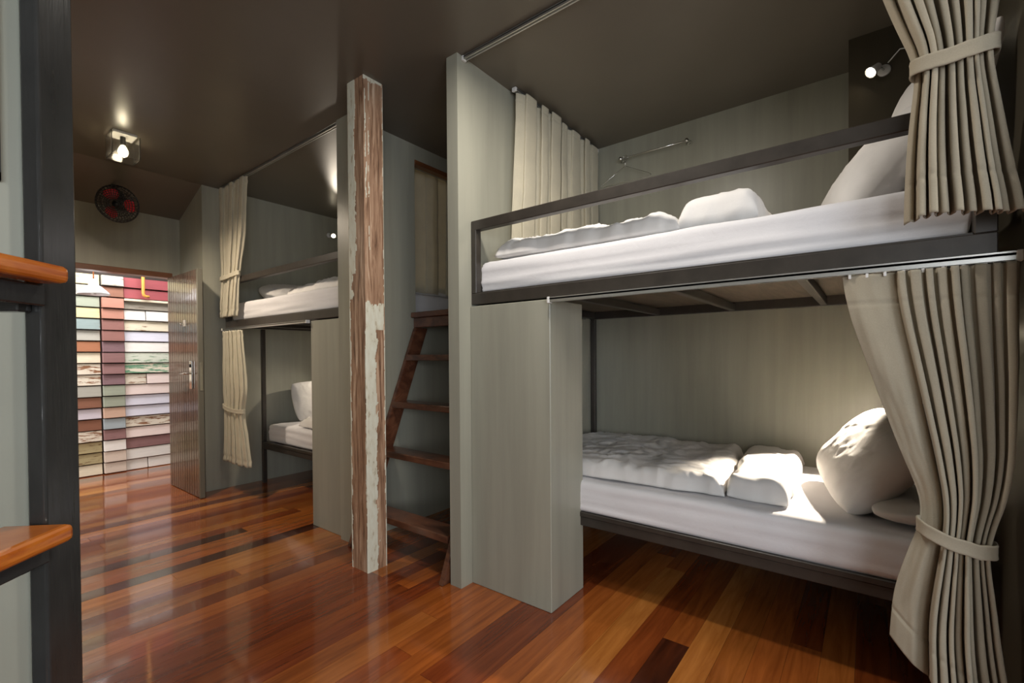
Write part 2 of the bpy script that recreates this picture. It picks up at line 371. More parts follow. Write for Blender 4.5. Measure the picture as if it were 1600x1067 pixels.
# ------------------------------------------------------------------ peeling timber post
PX0, PX1, PY0, PY1 = 1.623, 1.760, 2.328, 2.489
def build_post():
    me = bpy.data.meshes.new('timber_post'); bm = new()
    cl = bm.loops.layers.float_color.new('paint')
    wX, wY = PX1-PX0, PY1-PY0; nz = 330; nx = 30
    def mask(face, w, z):
        n1 = noise.fractal(Vector((w*30, z*14, 3+face*9)), 1, 2, 5)*.016
        n2 = noise.fractal(Vector((w*60, z*5, 8+face*5)), 1, 2, 4)
        if face == 0:    # facing the aisle, w from the near corner
            if z > 1.77: return w > .088+n1*1.2
            if z > 1.62: return w > .125+n1*1.6
            return w > .150+n1*.9 or (w < .006+n1*.5 and z < 1.43)
        if face == 1:    # facing the camera side, w from the corner
            if 1.435+n1 < z < 1.585+n1*1.5: return w > .004 and w < .128+n1*.5
            if z <= 1.435: return w < .072+n1*1.3 or w > .131+n1*.4
            if z > 2.895+n1: return w < .13
            return (abs(w-.012-n1*.4) < .004 and n2 > .0 and z > 2.2) or (abs(w-.034-n1*.4) < .003 and n2 > .05 and z > 1.9) or w > .133+n1*.3
        return n2 > -.1
    faces = [(0, lambda w, z, d: (PX0-d, PY0+w, z), wY), (1, lambda w, z, d: (PX0+w, PY0-d, z), wX),
             (2, lambda w, z, d: (PX1+d, PY0+w, z), wY), (3, lambda w, z, d: (PX0+w, PY1+d, z), wX)]
    for fi, fn, ww in faces:
        g = []
        kx = nx if fi < 2 else 6; kz = nz if fi < 2 else 30
        for j in range(kz+1):
            z = CZ*j/kz; row = []
            for i in range(kx+1):
                w = ww*i/kx; mk_ = mask(fi, w, z)
                edge = min(w, ww-w)
                wob = noise.noise(Vector((fi*7, z*1.3, w*3)))*.002
                d = 0 if i in (0, kx) else (.0016 if mk_ else -.0008+noise.noise(Vector((w*90, z*6, fi)))*.0012)
                if i in (0, kx): d = -.001
                row.append((bm.verts.new(fn(w, z, d)), mk_))
            g.append(row)
        for j in range(kz):
            for i in range(kx):
                q = (g[j][i], g[j][i+1], g[j+1][i+1], g[j+1][i]); f = bm.faces.new([a[0] for a in q]); f.smooth = True
                for lp, a in zip(f.loops, q): lp[cl] = (float(a[1]),)*3+(1,)
    m, nt, bs = mat('peeling_paint_on_timber')
    at = N(nt, 'ShaderNodeVertexColor', layer_name='paint')
    n = noise_n(nt, coords(nt, (45, 45, 3)), 1, 7, .65, .8)
    r = ramp(nt, n.outputs[0], [(.3, srgb(76, 54, 40)), (.42, srgb(138, 104, 80)), (.55, srgb(178, 142, 114)), (.70, srgb(218, 192, 166))])
    n2 = noise_n(nt, coords(nt, (30, 30, 12)), 1.5, 5)
    r2 = ramp(nt, n2.outputs[0], [(.28, srgb(176, 160, 130)), (.4, srgb(218, 214, 194)), (.7, srgb(228, 228, 212))])
    sx = N(nt, 'ShaderNodeSeparateXYZ'); tc = N(nt, 'ShaderNodeTexCoord'); nt.links.new(tc.outputs['Object'], sx.inputs[0])
    thr = ramp(nt, at.outputs[0], [(.3, (0, 0, 0)), (.55, (1, 1, 1))])
    mx = N(nt, 'ShaderNodeMixRGB'); nt.links.new(thr.outputs[0], mx.inputs[0]); nt.links.new(r.outputs[0], mx.inputs[1]); nt.links.new(r2.outputs[0], mx.inputs[2])
    nt.links.new(mx.outputs[0], bs.inputs['Base Color']); bs.inputs['Roughness'].default_value = .6
    bump(nt, bs, n.outputs[0], .4, .004)
    bmesh.ops.recalc_face_normals(bm, faces=bm.faces)
    off = Vector(((PX0+PX1)/2, (PY0+PY1)/2, 0))
    for vv in bm.verts: vv.co -= off
    bm.to_mesh(me); bm.free(); me.materials.append(m)
    o = bpy.data.objects.new('timber_post', me); C.objects.link(o); o.location = off
    tag(o, 'square brown timber post with peeling white paint in the aisle', 'post')
build_post()

# ------------------------------------------------------------------ bunk beds
def bunk(xf, xl, y0, y1, label, slats):
    """xf front plane of the upper bunk, xl of the lower one"""
    xb = XW-.012; t = thing('bunk_bed', ((xl+xb)/2, (y0+y1)/2, 0), label, 'bunk bed', 'black steel bunk beds')
    bx = lambda *a: box(new(), *a, .003, 1)
    fr = mk('front_rail', bx(xf, xf+.045, y0, y1, 1.56, 1.622), 'steel', t)
    mk('rail_lip', box(new(), xf+.012, xf+.045, y0+.05, y1-.04, 1.622, 1.629), 'steel', fr)
    mk('guard_rail', bx(xf, xf+.045, y0, y1, 1.972, 2.026), 'steel', t)
    for y, w in ((y0, .05), (y1-.036, .036)): mk('guard_post', bx(xf, xf+.045, y, y+w, 1.622, 1.978), 'steel', t)
    mk('rear_rail', bx(xb-.045, xb, y0, y1, 1.56, 1.622), 'steel', t)
    for y in (y0, y1-.05): mk('end_rail', bx(xf+.045, xb-.045, y, y+.05, 1.565, 1.615), 'steel', t)
    for y in slats: mk('cross_bar', bx(xf+.045, xb-.045, y-.018, y+.018, 1.562, 1.605), 'steel', t)
    mk('base_board', box(new(), xf+.05, xb, y0+.01, y1-.01, 1.616, 1.624), 'ply', t)
    # lower frame
    lf = mk('front_rail', bx(xl, xl+.03, y0+.04, y1-.04, .353, .402), 'steel', t)
    mk('rail_lip', bx(xl-.006, xl+.03, y0+.04, y1-.04, .402, .428), 'steel', lf)
    mk('rear_rail', bx(xb-.04, xb, y0+.04, y1-.04, .36, .42), 'steel', t)
    for k in range(6):
        y = y0+.1+(y1-y0-.24)*k/5; mk('cross_bar', bx(xl+.03, xb-.04, y, y+.04, .38, .415), 'steel', t)
    for x in (xl, xb-.036):
        for y in (y0+.004, y1-.04): mk('post', bx(x, x+.036, y, y+.036, 0, 1.56), 'steel', t)
    return t
bunk(1.92, 2.205, -.297, PN0-.002, 'near black steel bunk bed, upper berth with guard rail, on the right', (1.21, .71, .21))
bunk(1.852, 2.17, PF1+.002, 4.90, 'far black steel bunk bed, between the peeling post and the open door', (3.4, 3.95, 4.5))

# ------------------------------------------------------------------ bedding
def wr(p, s, seed): return noise.fractal(Vector((p[0]*s, p[1]*s, (p[2] if len(p) > 2 else 0)*s+seed*3.7)), 1, 2, 4)
def ridge(x, y, s, seed):
    n_ = noise.noise(Vector((x*s, y*s, seed*1.9))); return math.exp(-(n_*5.5)**2)
def mattress(x0, x1, y0, y1, z0, z1, label, seed, group):
    bm = new(); nx, ny = 36, 64; r = .03
    def P(x, y, top):
        ex = min(x-x0, x1-x); ey = min(y-y0, y1-y); e = min(ex, ey)
        drop = 0 if e > r else r-math.sqrt(max(0, r*r-(r-e)**2))
        w = wr((x, y), 3.5, seed)*.008+ridge(x, y*.6, 3, seed)*.003
        return (x, y, (z1-drop+w*min(1, e/.05)) if top else z0)
    def lin(a, b, n):
        return [a, a+.004, a+.012, a+.03]+[a+.03+(b-a-.06)*i/(n-6) for i in range(1, n-6)]+[b-.03, b-.012, b-.004, b]
    xs, ys = lin(x0, x1, nx), lin(y0, y1, ny)
    g = [[bm.verts.new(P(x, y, True)) for y in ys] for x in xs]
    for i in range(len(xs)-1):
        for j in range(len(ys)-1): bm.faces.new((g[i][j], g[i+1][j], g[i+1][j+1], g[i][j+1]))
    # sides with long pulled creases
    per = [g[i][0] for i in range(len(xs))]+[g[-1][j] for j in range(1, len(ys))]+[g[i][-1] for i in range(len(xs)-2, -1, -1)]+[g[0][j] for j in range(len(ys)-2, 0, -1)]
    cx, cy = (x0+x1)/2, (y0+y1)/2; prev = per; K = 10
    for k in range(1, K+1):
        ring = []
        for v_ in per:
            x, y, zt = v_.co; t_ = k/K; z = zt*(1-t_)+z0*t_
            nx_, ny_ = 0, 0
            if abs(x-x0) < 1e-6: nx_ = -1
            elif abs(x-x1) < 1e-6: nx_ = 1
            if abs(y-y0) < 1e-6: ny_ = -1
            elif abs(y-y1) < 1e-6: ny_ = 1
            s = noise.noise(Vector((x*1.6, y*1.6, z*34+seed)))*.009+sin(pi*t_)*.004
            if k == K: s = -.006
            ring.append(bm.verts.new((x+nx_*s, y+ny_*s, z)))
        for i in range(len(per)): bm.faces.new((prev[i], prev[(i+1) % len(per)], ring[(i+1) % len(per)], ring[i]))
        prev = ring
    bm.faces.new(prev)
    return tag(mk('mattress', bm, 'sheet', None, True), label, 'mattress', group)
GM = 'mattresses in white sheets'
mattress(1.968, 3.30, -.242, 1.724, 1.630, 1.802, 'mattress in white sheet on the near upper berth, behind the guard rail', 1, GM)
mattress(2.208, 3.30, -.25, 1.71, .430, .597, 'mattress in white sheet on the near lower berth above the dark floor', 2, GM)
mattress(1.90, 3.30, 2.98, 4.84, 1.630, 1.80, 'mattress in white sheet on the far upper berth, beyond the peeling post', 3, GM)
mattress(2.21, 3.30, 2.99, 4.82, .430, .60, 'mattress in white sheet on the far lower berth, partly behind the boxed panel', 4, GM)
def slab(name, cn, z0, t, label, cat, seed, r=.05, wrk=.012, n=95, group=None, m='duvet', zfn=None):
    """soft slab over the quad cn (4 xy corners, ccw) lying at z0; t thick with rounded edges"""
    bm = new(); c0, c1, c2, c3 = [Vector(c) for c in cn]
    Lx = ((c1-c0).length+(c2-c3).length)/2; Ly = ((c3-c0).length+(c2-c1).length)/2
    nx = max(12, int(n*Lx)); ny = max(12, int(n*Ly))
    def uvp(u, v): return (c0*(1-u)+c1*u)*(1-v)+(c3*(1-u)+c2*u)*v
    top, bot = [], []
    for i in range(nx+1):
        rt, rb = [], []
        for j in range(ny+1):
            # cluster samples to the rim
            u = .5-.5*cos(pi*i/nx)*(1-.0)  if nx < 40 else i/nx
            v = .5-.5*cos(pi*j/ny) if ny < 40 else j/ny
            p = uvp(u, v)
            e = min(u*Lx, (1-u)*Lx); g_ = min(v*Ly, (1-v)*Ly)
            f1 = math.sqrt(max(0, 1-(1-min(1, e/r))**2)); f2 = math.sqrt(max(0, 1-(1-min(1, g_/r))**2))
            f = (f1*f2)
            q_ = .35*wr((p.x, p.y), 3, seed); w = wr((p.x, p.y), 4.5, seed)*wrk+(ridge(p.x+q_, p.y, 4.5, seed)+ridge(p.x+q_, p.y*.5, 9, seed+5)*.7+ridge(p.x*.6+q_, p.y+q_, 17, seed+7)*.3)*wrk*.6
            edge = Vector((wr((p.x, p.y), 5, seed+9), wr((p.x, p.y), 5, seed+13)))*.02
            zz = zfn(p.x, p.y) if zfn else 0
            h = .25*t+.75*t*f+w*f
            rt.append(bm.verts.new((p.x+edge.x, p.y+edge.y, z0+h+zz)))
            rb.append(bm.verts.new((p.x+edge.x+(0), p.y+edge.y, z0+.25*t*(1-f)*.5)))
        top.append(rt); bot.append(rb)
    for i in range(nx):
        for j in range(ny):
            bm.faces.new((top[i][j], top[i+1][j], top[i+1][j+1], top[i][j+1])); bm.faces.new((bot[i][j], bot[i][j+1], bot[i+1][j+1], bot[i+1][j]))
    for i in range(nx):
        bm.faces.new((top[i][0], bot[i][0], bot[i+1][0], top[i+1][0])); bm.faces.new((top[i][ny], top[i+1][ny], bot[i+1][ny], bot[i][ny]))
    for j in range(ny):
        bm.faces.new((top[0][j], top[0][j+1], bot[0][j+1], bot[0][j])); bm.faces.new((top[nx][j], bot[nx][j], bot[nx][j+1], top[nx][j+1]))
    o = mk(name, bm, m, None, True); tag(o, label, cat, group); return o
def sub(o, lv=1):
    md = o.modifiers.new('smooth', 'SUBSURF'); md.levels = lv; md.render_levels = lv; return o
# lower near berth: spread duvet and its folded-over end
d1 = slab('duvet', [(2.29, .53), (3.27, .64), (3.28, 1.70), (2.25, 1.70)], .603, .085, 'white duvet spread over the foot half of the near lower berth', 'duvet', 21, .06, .013)
f1_ = slab('folded_end', [(2.30, .27), (3.25, .30), (3.22, .615), (2.32, .515)], .600, .10, '', '', 25, .055, .012)
for k in ('label', 'category'): del f1_[k]
def adopt(ch, par):
    ch.parent = par; ch.location = ch.location-par.location
adopt(f1_, d1)
d2 = slab('duvet', [(2.03, .66), (3.2, .72), (3.22, 1.645), (1.98, 1.645)], 1.808, .095, 'white duvet spread over the foot half of the near upper berth', 'duvet', 31, .07, .02)
f2_ = slab('folded_end', [(2.06, .335), (3.1, .36), (3.1, .70), (2.07, .675)], 1.806, .145, '', '', 33, .06, .012)
for k in ('label', 'category'): del f2_[k]
adopt(f2_, d2)
slab('duvet', [(2.28, 3.1), (3.2, 3.1), (3.2, 4.25), (2.26, 4.32)], .604, .11, 'crumpled white duvet on the far lower berth beside the boxed panel', 'duvet', 41, .09, .03)
slab('duvet', [(1.98, 3.02), (3.1, 3.02), (3.1, 4.0), (2.0, 4.02)], 1.804, .08, 'white duvet on the far upper berth behind the guard rail', 'duvet', 43, .07, .02)

def pillow(c, xd, nd, w, h, t, label, seed, group='white pillows'):
    """c centre, xd width direction, nd normal of the face"""
    X = Vector(xd).normalized(); Z = Vector(nd).normalized(); X = (X-Z*X.dot(Z)).normalized(); Y = Z.cross(X)
    bm = new(); nx, ny = 84, 64; c = Vector(c); sh = []
    for side in (1, -1):
        g = []
        for i in range(nx+1):
            row = []
            for j in range(ny+1):
                u = -cos(pi*i/nx); v = -cos(pi*j/ny)
                pin = 1-.05*abs(v)**6*0+.03*(1-v*v)-.07*abs(v*u)**3; pin2 = 1+.03*(1-u*u)-.07*abs(u*v)**3
                prof = max(0, (1-abs(u)**3.6))**.5*max(0, (1-abs(v)**2.8))**.5
                x = u*w/2*pin; y = v*h/2*pin2
                wz = (wr((x, y), 4, seed+side)*.035+ridge(x+.1*wr((x, y), 6, seed), y, 7, seed+side*3)*.02+ridge(x+.2*wr((x, y), 5, seed), y*.4, 15, seed+side*4)*.007-.03)*t*min(1, prof*2)
                # seam puckers radiating from corners
                wz += sin(26*math.atan2(y, x)+seed)*.0*t*prof*(max(abs(u), abs(v))**2)
                z = side*(t/2*prof)+wz*side+.003*side
                z -= .10*h*(x/w)**2*0
                row.append(bm.verts.new(c+X*x+Y*y+Z*z))
            g.append(row)
        for i in range(nx):
            for j in range(ny): bm.faces.new((g[i][j], g[i+1][j], g[i+1][j+1], g[i][j+1]))
        sh.append(g)
    per = lambda g: [g[i][0] for i in range(nx)]+[g[nx][j] for j in range(ny)]+[g[i][ny] for i in range(nx, 0, -1)]+[g[0][j] for j in range(ny, 0, -1)]
    a, b_ = per(sh[0]), per(sh[1])
    for i in range(len(a)): bm.faces.new((a[i], a[(i+1) % len(a)], b_[(i+1) % len(a)], b_[i]))
    return tag(mk('pillow', bm, 'duvet', None, True), label, 'pillow', group)
pillow((2.67, .0, .80), (1, .10, .0), (-.22, .66, .60), .66, .44, .21, 'plump white pillow propped up on the near lower berth', 3)
pillow((2.52, -.13, .655), (1, .0, 0), (0, .03, 1), .50, .24, .09, 'flat white pillow under the propped one, near lower berth, behind the tied curtain', 5)
pillow((2.56, -.02, 2.03), (1, .1, 0), (-.2, .76, .58), .66, .50, .24, 'puffy white pillow leaning forward on the near upper berth', 7)
pillow((2.36, -.175, 2.15), (.55, .22, .09), (-.36, .90, .22), .62, .46, .10, 'white pillow standing upright behind the curtain on the near upper berth', 9)
pillow((2.78, 4.82, .80), (1, 0, 0), (0, -.9, .38), .62, .44, .14, 'white pillow propped on the far lower berth', 11)
pillow((2.45, 4.62, 1.91), (1, -.1, .0), (-.1, -.35, .93), .70, .45, .17, 'white pillow lying on the far upper berth beside the tied curtain', 13)

# ------------------------------------------------------------------ curtain tracks and curtains
def track(p, q, label, w=.024, h=.018, grp='aluminium curtain tracks'):
    p, q = Vector(p), Vector(q); d = (q-p); L = d.length; d.normalize(); s = Vector((-d.y, d.x, 0)); z = Vector((0, 0, 1))
    t = thing('curtain_track', ((p+q)/2), label, 'curtain track', grp)
    b = new(); m_ = (p+q)/2
    obox(b, m_, d, s, z, L/2, w/2, h*.28); obox(b, m_+s*(w/2-.003)-z*h*.4, d, s, z, L/2, .003, h*.45); obox(b, m_-s*(w/2-.003)-z*h*.4, d, s, z, L/2, .003, h*.45)
    mk('channel', b, 'alu', t)
    for e in (p, q):
        b = new(); obox(b, e-z*h*.35, d, s, z, .007, w/2+.003, h*.7, .002); mk('end_cap', b, 'white_pl', t)
    return t
track((1.868, 1.755, 2.905), (1.868, -.335, 2.905), 'thin curtain track on the ceiling above the near upper berth')
track((1.903, 1.232, 1.551), (1.903, -.335, 1.551), 'bright curtain track below the front rail of the near upper berth', .024, .022)
track((2.27, 1.715, 2.905), (3.35, 1.715, 2.905), 'short ceiling track above the curtain at the foot of the near upper berth')
track((1.845, 2.94, 2.905), (1.845, 4.93, 2.905), 'curtain track on the ceiling above the far upper berth')
track((1.835, 3.36, 1.551), (1.835, 4.91, 1.551), 'curtain track below the far upper berth')

def ikey(keys, z):
    if z >= keys[0][0]: return keys[0][1:]
    for a, b in zip(keys, keys[1:]):
        if b[0] <= z <= a[0]:
            t = (a[0]-z)/(a[0]-b[0]); return tuple(x+(y-x)*t for x, y in zip(a[1:], b[1:]))
    return keys[-1][1:]
def ikeys(keys, z):
    sm = [ikey(keys, z+d_) for d_ in (-.06, -.04, -.02, 0, .02, .04, .06)]
    return tuple(sum(c_)/7 for c_ in zip(*sm))
def curtain(label, m, org, along, out, keys, nf, seed, tie=None, hem=.07, flat=0, hemz=None, nu=260, nt=130, head=.045, gl=True, group='linen curtains', topz=None):
    """org xy; along/out unit vectors; keys [(z, a0, a1, amp)] edges along 'along' at height z; folds nf"""
    A = Vector((*along, 0)); O = Vector((*out, 0)); org = Vector((*org, 0))
    ztop, zbot = keys[0][0], keys[-1][0]
    a0, a1 = keys[0][1], keys[0][2]
    t = thing('curtain', org+A*(keys[-1][1]+keys[-1][2])/2+Vector((0, 0, zbot)), label, 'curtain', group)
    rr = random.Random(seed)
    wd = [rr.uniform(.55, 1.5) for _ in range(nf)]; tot = sum(wd); cum = [0]
    for w_ in wd: cum.append(cum[-1]+w_/tot)
    am = [rr.uniform(.65, 1.2) for _ in range(nf)]
    def fold(u):
        if u < flat: return 0, .0, 1
        uu = (u-flat)/(1-flat) if flat < 1 else 0
        for k in range(nf):
            if uu <= cum[k+1] or k == nf-1:
                return (k+(uu-cum[k])/(cum[k+1]-cum[k]))*2*pi, am[k], k
    bm = new(); g = []
    for j in range(nt+1):
        s_ = j/nt; z = ztop+(zbot-ztop)*s_; row = []
        for i in range(nu+1):
            u = i/nu; hz = hemz(u)*max(0, (ztop-z)/(ztop-zbot))**2 if hemz else 0
            e0, e1, amp = ikeys(keys, z)
            ph, ak, k = fold(u); W_ = e1-e0
            # cloth is packed: bias position for rounded rolls
            per = W_*(1-flat)/max(nf, 1)
            pos = e0+W_*u+per*.16*sin(2*ph+0)*ak*(0 if u < flat else 1)
            wob = noise.noise(Vector((u*nf*.9, z*1.7, seed)))*.3
            d_ = amp*ak*(.5-.5*cos(ph+wob))*1.0
            # roll crease: sharpen valleys
            d_ = amp*ak*(abs(sin(ph/2+wob*.4))**.62)
            if u < flat: d_ = amp*.5*sin(pi*u/flat)*.7+noise.noise(Vector((u*6, z*3, seed)))*.008
            d_ += noise.noise(Vector((u*5, z*4, seed+3)))*.006+noise.noise(Vector((u*nf*2, z*9, seed+8)))*.0025
            # hem and heading: doubled cloth stands a little proud, stitch line recessed
            hh = z-(zbot)
            if hem and abs(hh-hem) < (ztop-zbot)/nt*.8: d_ -= .0035
            if head and abs((ztop-z)-head) < (ztop-zbot)/nt*.8: d_ -= .003
            row.append(bm.verts.new(org+A*pos+O*d_+Vector((0, 0, z+hz))))
        g.append(row)
    for j in range(nt):
        for i in range(nu): bm.faces.new((g[j][i], g[j][i+1], g[j+1][i+1], g[j+1][i]))
    o = mk('cloth', bm, m, t, True); sd = o.modifiers.new('thickness', 'SOLIDIFY'); sd.thickness = .003; sd.offset = 0
    if tie:
        z0, z1, hw = tie   # heights at the two ends, half band height
        pts_n = 40; b = new(); rings = []
        for i in range(pts_n):
            th = 2*pi*i/pts_n; e0, e1, amp = ikeys(keys, (z0+z1)/2)
            cx = (e0+e1)/2; rx = abs(e1-e0)/2+.010; ry = amp*.62+.012
            co, si = cos(th), sin(th); ex = .8
            x = cx+rx*math.copysign(abs(co)**ex, co); y = amp*.5+ry*math.copysign(abs(si)**ex, si)
            f_ = (x-(cx-rx))/(2*rx); zz = z0+(z1-z0)*f_+ .012*cos(pi*(f_-.5))*-1
            zz += noise.noise(Vector((i*.5, seed, 0)))*.003
            dd = Vector((co, si)).normalized()*.0018
            rings.append([org+A*(x+s1*dd.x)+O*(y+s1*dd.y)+Vector((0, 0, zz+h_)) for s1, h_ in ((-1, -hw), (1, -hw), (1.6, -hw*.8), (1, -hw*.6), (1, hw*.6), (1.6, hw*.8), (1, hw), (-1, hw))])
        vs = [[b.verts.new(p) for p in r_] for r_ in rings]
        for i in range(pts_n):
            for k in range(8): b.faces.new((vs[i][k], vs[i][(k+1) % 8], vs[(i+1) % pts_n][(k+1) % 8], vs[(i+1) % pts_n][k]))
        mk('tieback', b, m, t, True)
    if gl:
        n_ = max(3, int(abs(a1-a0)/.045))
        n_ = min(n_, 14)
        for k in range(n_):
            p = org+A*(a0+(a1-a0)*(k+.5)/n_)+O*.012; b = new()
            box(b, p.x-.003, p.x+.003, p.y-.004, p.y+.004, ztop-.010, ztop+.004, .0015); mk('glider', b, 'white_pl', t)
    return t
# near upper berth, big tied curtain: 'along' runs -Y (left to right in view), out = -X
curtain('large beige curtain tied back at the head of the near upper berth, right edge', 'linen', (1.845, 0), (0, -1), (-1, 0),
        [(2.885, -.10, .315, .05), (2.60, -.035, .30, .05), (2.33, .042, .29, .055), (2.20, .085, .28, .055), (2.125, .112, .268, .055), (2.06, .108, .272, .055), (1.95, .096, .29, .06), (1.80, .088, .31, .065), (1.66, .085, .335, .07)],
        9, 5, (2.105, 2.085+.03, .022), .11, .10, lambda u: .01*sin(u*5), nt=150)
# near lower berth, large tied curtain
curtain('large beige curtain tied back under the near upper berth, lower right', 'linen', (1.905, 0), (0, -1), (-1, 0),
        [(1.527, -.072, .335, .032), (1.40, -.05, .335, .036), (1.17, .014, .335, .045), (.95, .075, .328, .055), (.80, .122, .30, .06), (.74, .132, .275, .06), (.68, .128, .275, .06), (.55, .095, .29, .065), (.40, .066, .305, .07), (.20, .055, .335, .075)],
        9, 8, (.752, .708, .021), .12, .34, lambda u: .17*(1-u)**2, nt=170, head=.095)
# curtain across the foot end of the near upper berth
curtain('cream curtain hanging open across the foot end of the near upper berth', 'cream', (0, 1.715), (1, 0), (0, -1),
        [(2.885, 2.285, 3.345, .05), (2.4, 2.25, 3.34, .055), (1.90, 2.215, 3.34, .06)], 7, 15, None, .0, nu=300)
# curtain filling the access opening of the far partition
curtain('cream curtain seen through the opening above the wooden ladder', 'cream', (0, 2.965), (1, 0), (0, 1),
        [(2.86, 2.36, 3.32, .04), (2.3, 2.36, 3.32, .045), (1.815, 2.36, 3.32, .05)], 4, 14, None, .0, nu=220)
# far berth curtains
curtain('slim cream curtain tied back at the far upper berth, between door and post', 'cream', (1.846, 0), (0, 1), (-1, 0),
        [(2.885, 4.36, 4.93, .035), (2.5, 4.40, 4.93, .035), (2.2, 4.48, 4.92, .032), (2.05, 4.54, 4.92, .03), (1.95, 4.56, 4.93, .03), (1.66, 4.60, 4.97, .04)],
        5, 16, (2.05, 2.03, .02), .06, nu=180, nt=90)
curtain('slim cream curtain tied back at the far lower berth, beside the open door', 'cream', (1.838, 0), (0, 1), (-1, 0),
        [(1.527, 4.49, 4.90, .03), (1.3, 4.45, 4.90, .03), (.95, 4.40, 4.90, .035), (.82, 4.46, 4.88, .03), (.74, 4.46, 4.88, .03), (.5, 4.38, 4.90, .035), (.30, 4.33, 4.92, .04)],
        5, 18, (.79, .82, .02), .05, nu=180, nt=90)

# ------------------------------------------------------------------ wooden ladder and landing
t = thing('wooden_ladder', (2.1, 2.32, 0), 'dark red-brown wooden ladder leaning up between the partitions behind the post', 'ladder')
sl = (2.365-1.775)/1.50
for ya, yb in ((1.862, 1.897), (2.742, 2.777)):
    b = new(); x0, x1 = 1.775, 1.775+.118; zt = 1.495
    p = [(x0, 0), (x1, 0), (x1+sl*zt, zt), (x0+sl*zt, zt)]
    vs = [[b.verts.new((x, y, z)) for x, z in p] for y in (ya, yb)]
    for i in range(4): b.faces.new((vs[0][i], vs[0][(i+1) % 4], vs[1][(i+1) % 4], vs[1][i]))
    b.faces.new(vs[0][::-1]); b.faces.new(vs[1]); bmesh.ops.bevel(b, geom=list(b.edges), offset=.004, segments=2, affect='EDGES')
    mk('side_rail', b, 'ladder', t)
for z in (.225, .60, .925, 1.265):
    x = 1.775+sl*z-.012; b = new(); box(b, x, x+.15, 1.899, 2.740, z-.022, z+.022, .006, 2)
    for v_ in b.verts: v_.co.z += wr((v_.co.x, v_.co.y), 3, z*5)*.004
    mk('tread', b, 'ladder', t)
t = thing('ladder_landing', (2.8, 2.32, 1.5), 'brown wooden landing at the top of the wooden ladder', 'landing')
for k in range(6):
    x = 2.345+k*.168; b = box(new(), x, x+.164, 1.850, 2.784, 1.572, 1.612, .004, 1); mk('board', b, 'ladder', t)
mk('apron', box(new(), 2.372, 2.408, 1.850, 2.784, 1.497, 1.572, .004), 'ladder', t)
mk('rear_beam', box(new(), 3.30, 3.34, 1.850, 2.784, 1.497, 1.572, .004), 'ladder', t)
# flaked plaster patch by the landing
b = new(); ring = []
for k in range(16):
    a_ = 2*pi*k/16; rr_ = 1+.35*noise.noise(Vector((k*1.3, 2, 1)))
    ring.append((2.335+.055*cos(a_)*rr_, 1.535+.055*sin(a_)*rr_))
v1 = [b.verts.new((x, PF0-.003, z)) for x, z in ring]; v0 = [b.verts.new((x, PF0+.002, z)) for x, z in ring]
b.faces.new(v1)
for k in range(16): b.faces.new((v1[k], v0[k], v0[(k+1) % 16], v1[(k+1) % 16]))

b.free()
# ------------------------------------------------------------------ black steel ladder in the left foreground
A_ = Vector((cos(radians(43.05)), sin(radians(43.05)), 0)); B_ = Vector((sin(radians(43.05)), -cos(radians(43.05)), 0)); Z_ = Vector((0, 0, 1))
O_ = Vector((.1130, .919, 0))
def lb(bm, a0, a1, b0, b1, z0, z1, bev=0, seg=1):
    c = O_+A_*(a0+a1)/2+B_*(b0+b1)/2+Z_*(z0+z1)/2
    return obox(bm, c, A_, -B_, Z_, (a1-a0)/2, (b1-b0)/2, (z1-z0)/2, bev, seg)
t = thing('steel_ladder', O_, 'glossy black steel bunk ladder with orange wooden treads, left foreground', 'ladder')
mk('side_rail', lb(new(), 0.001, .0605, -.0245, 0, 0, 2.9, .004, 3), 'ladder_steel', t)
mk('side_rail', lb(new(), -.53, -.471, -.0245, 0, 0, 2.9, .004, 3), 'ladder_steel', t)
for z in (.32, .68, 1.04, 1.40):
    tr = mk('tread', lb(new(), -.47, -.001, -.053, .040, z-.0245, z, .008, 3), 'orange', t)
    b = new(); lb(b, -.47, 0, -.012, .006, z-.055, z-.026, .002); lb(b, -.47, 0, -.03, -.012, z-.032, z-.026)
    lb(b, -.022, 0, -.12, -.012, z-.064, z-.026, .002); lb(b, -.47, -.448, -.12, -.012, z-.064, z-.026, .002)
    mk('bracket', b, 'ladder_steel', tr)

# ------------------------------------------------------------------ open door
d = thing('door_1', (1.60, 5.2, 0), 'x', 'door'); del d['label']; del d['category']; d['kind'] = 'structure'
DY0, DY1, DX0, DX1 = 4.785, 5.585, 1.585, 1.622
for k in range(13):
    y = DY0+.03+k*(DY1-DY0-.03)/13; b = box(new(), DX0, DX1-.002, y+.0015, y+(DY1-DY0-.03)/13-.0015, .004, 2.082, .003)
    mk('door_board', b, 'doorw', d)
mk('edge_strip', box(new(), DX0-.003, DX1+.001, DY0, DY0+.03, .004, 2.085, .002), 'door_edge', d)
mk('door_core', box(new(), DX0+.008, DX1-.008, DY0+.03, DY1-.003, .01, 2.078), 'groove', d)
for s_, x in ((-1, DX0-.003), (1, DX1)):
    hd = mk('lock_plate', box(new(), min(x, x+s_*.010), max(x, x+s_*.010), 4.925, 4.985, .99, 1.25, .004, 2), 'chrome', d)
    b = new(); tube(b, [(x+s_*.01, 4.955, 1.135), (x+s_*.05, 4.955, 1.135), (x+s_*.056, 4.965, 1.135), (x+s_*.056, 5.07, 1.133)], .008, 10); mk('lever_handle', b, 'chrome', hd)
    b = new(); lathe(b, [(.0, .0), (.016, .0), (.016, .006), (.0, .006)], (x+s_*.010, 4.955, 1.205), (s_, 0, 0), 20); mk('lock_cylinder', b, 'black_pl', hd)
b = box(new(), DX0+.008, DX1-.008, DY0-.003, DY0+.001, .98, 1.24, .001); mk('latch_plate', b, 'chrome', d)
b = new(); box(b, DX0-.006, DX0, 5.10, 5.15, 1.575, 1.635, .002); mk('coat_hook', b, 'white_pl', d)
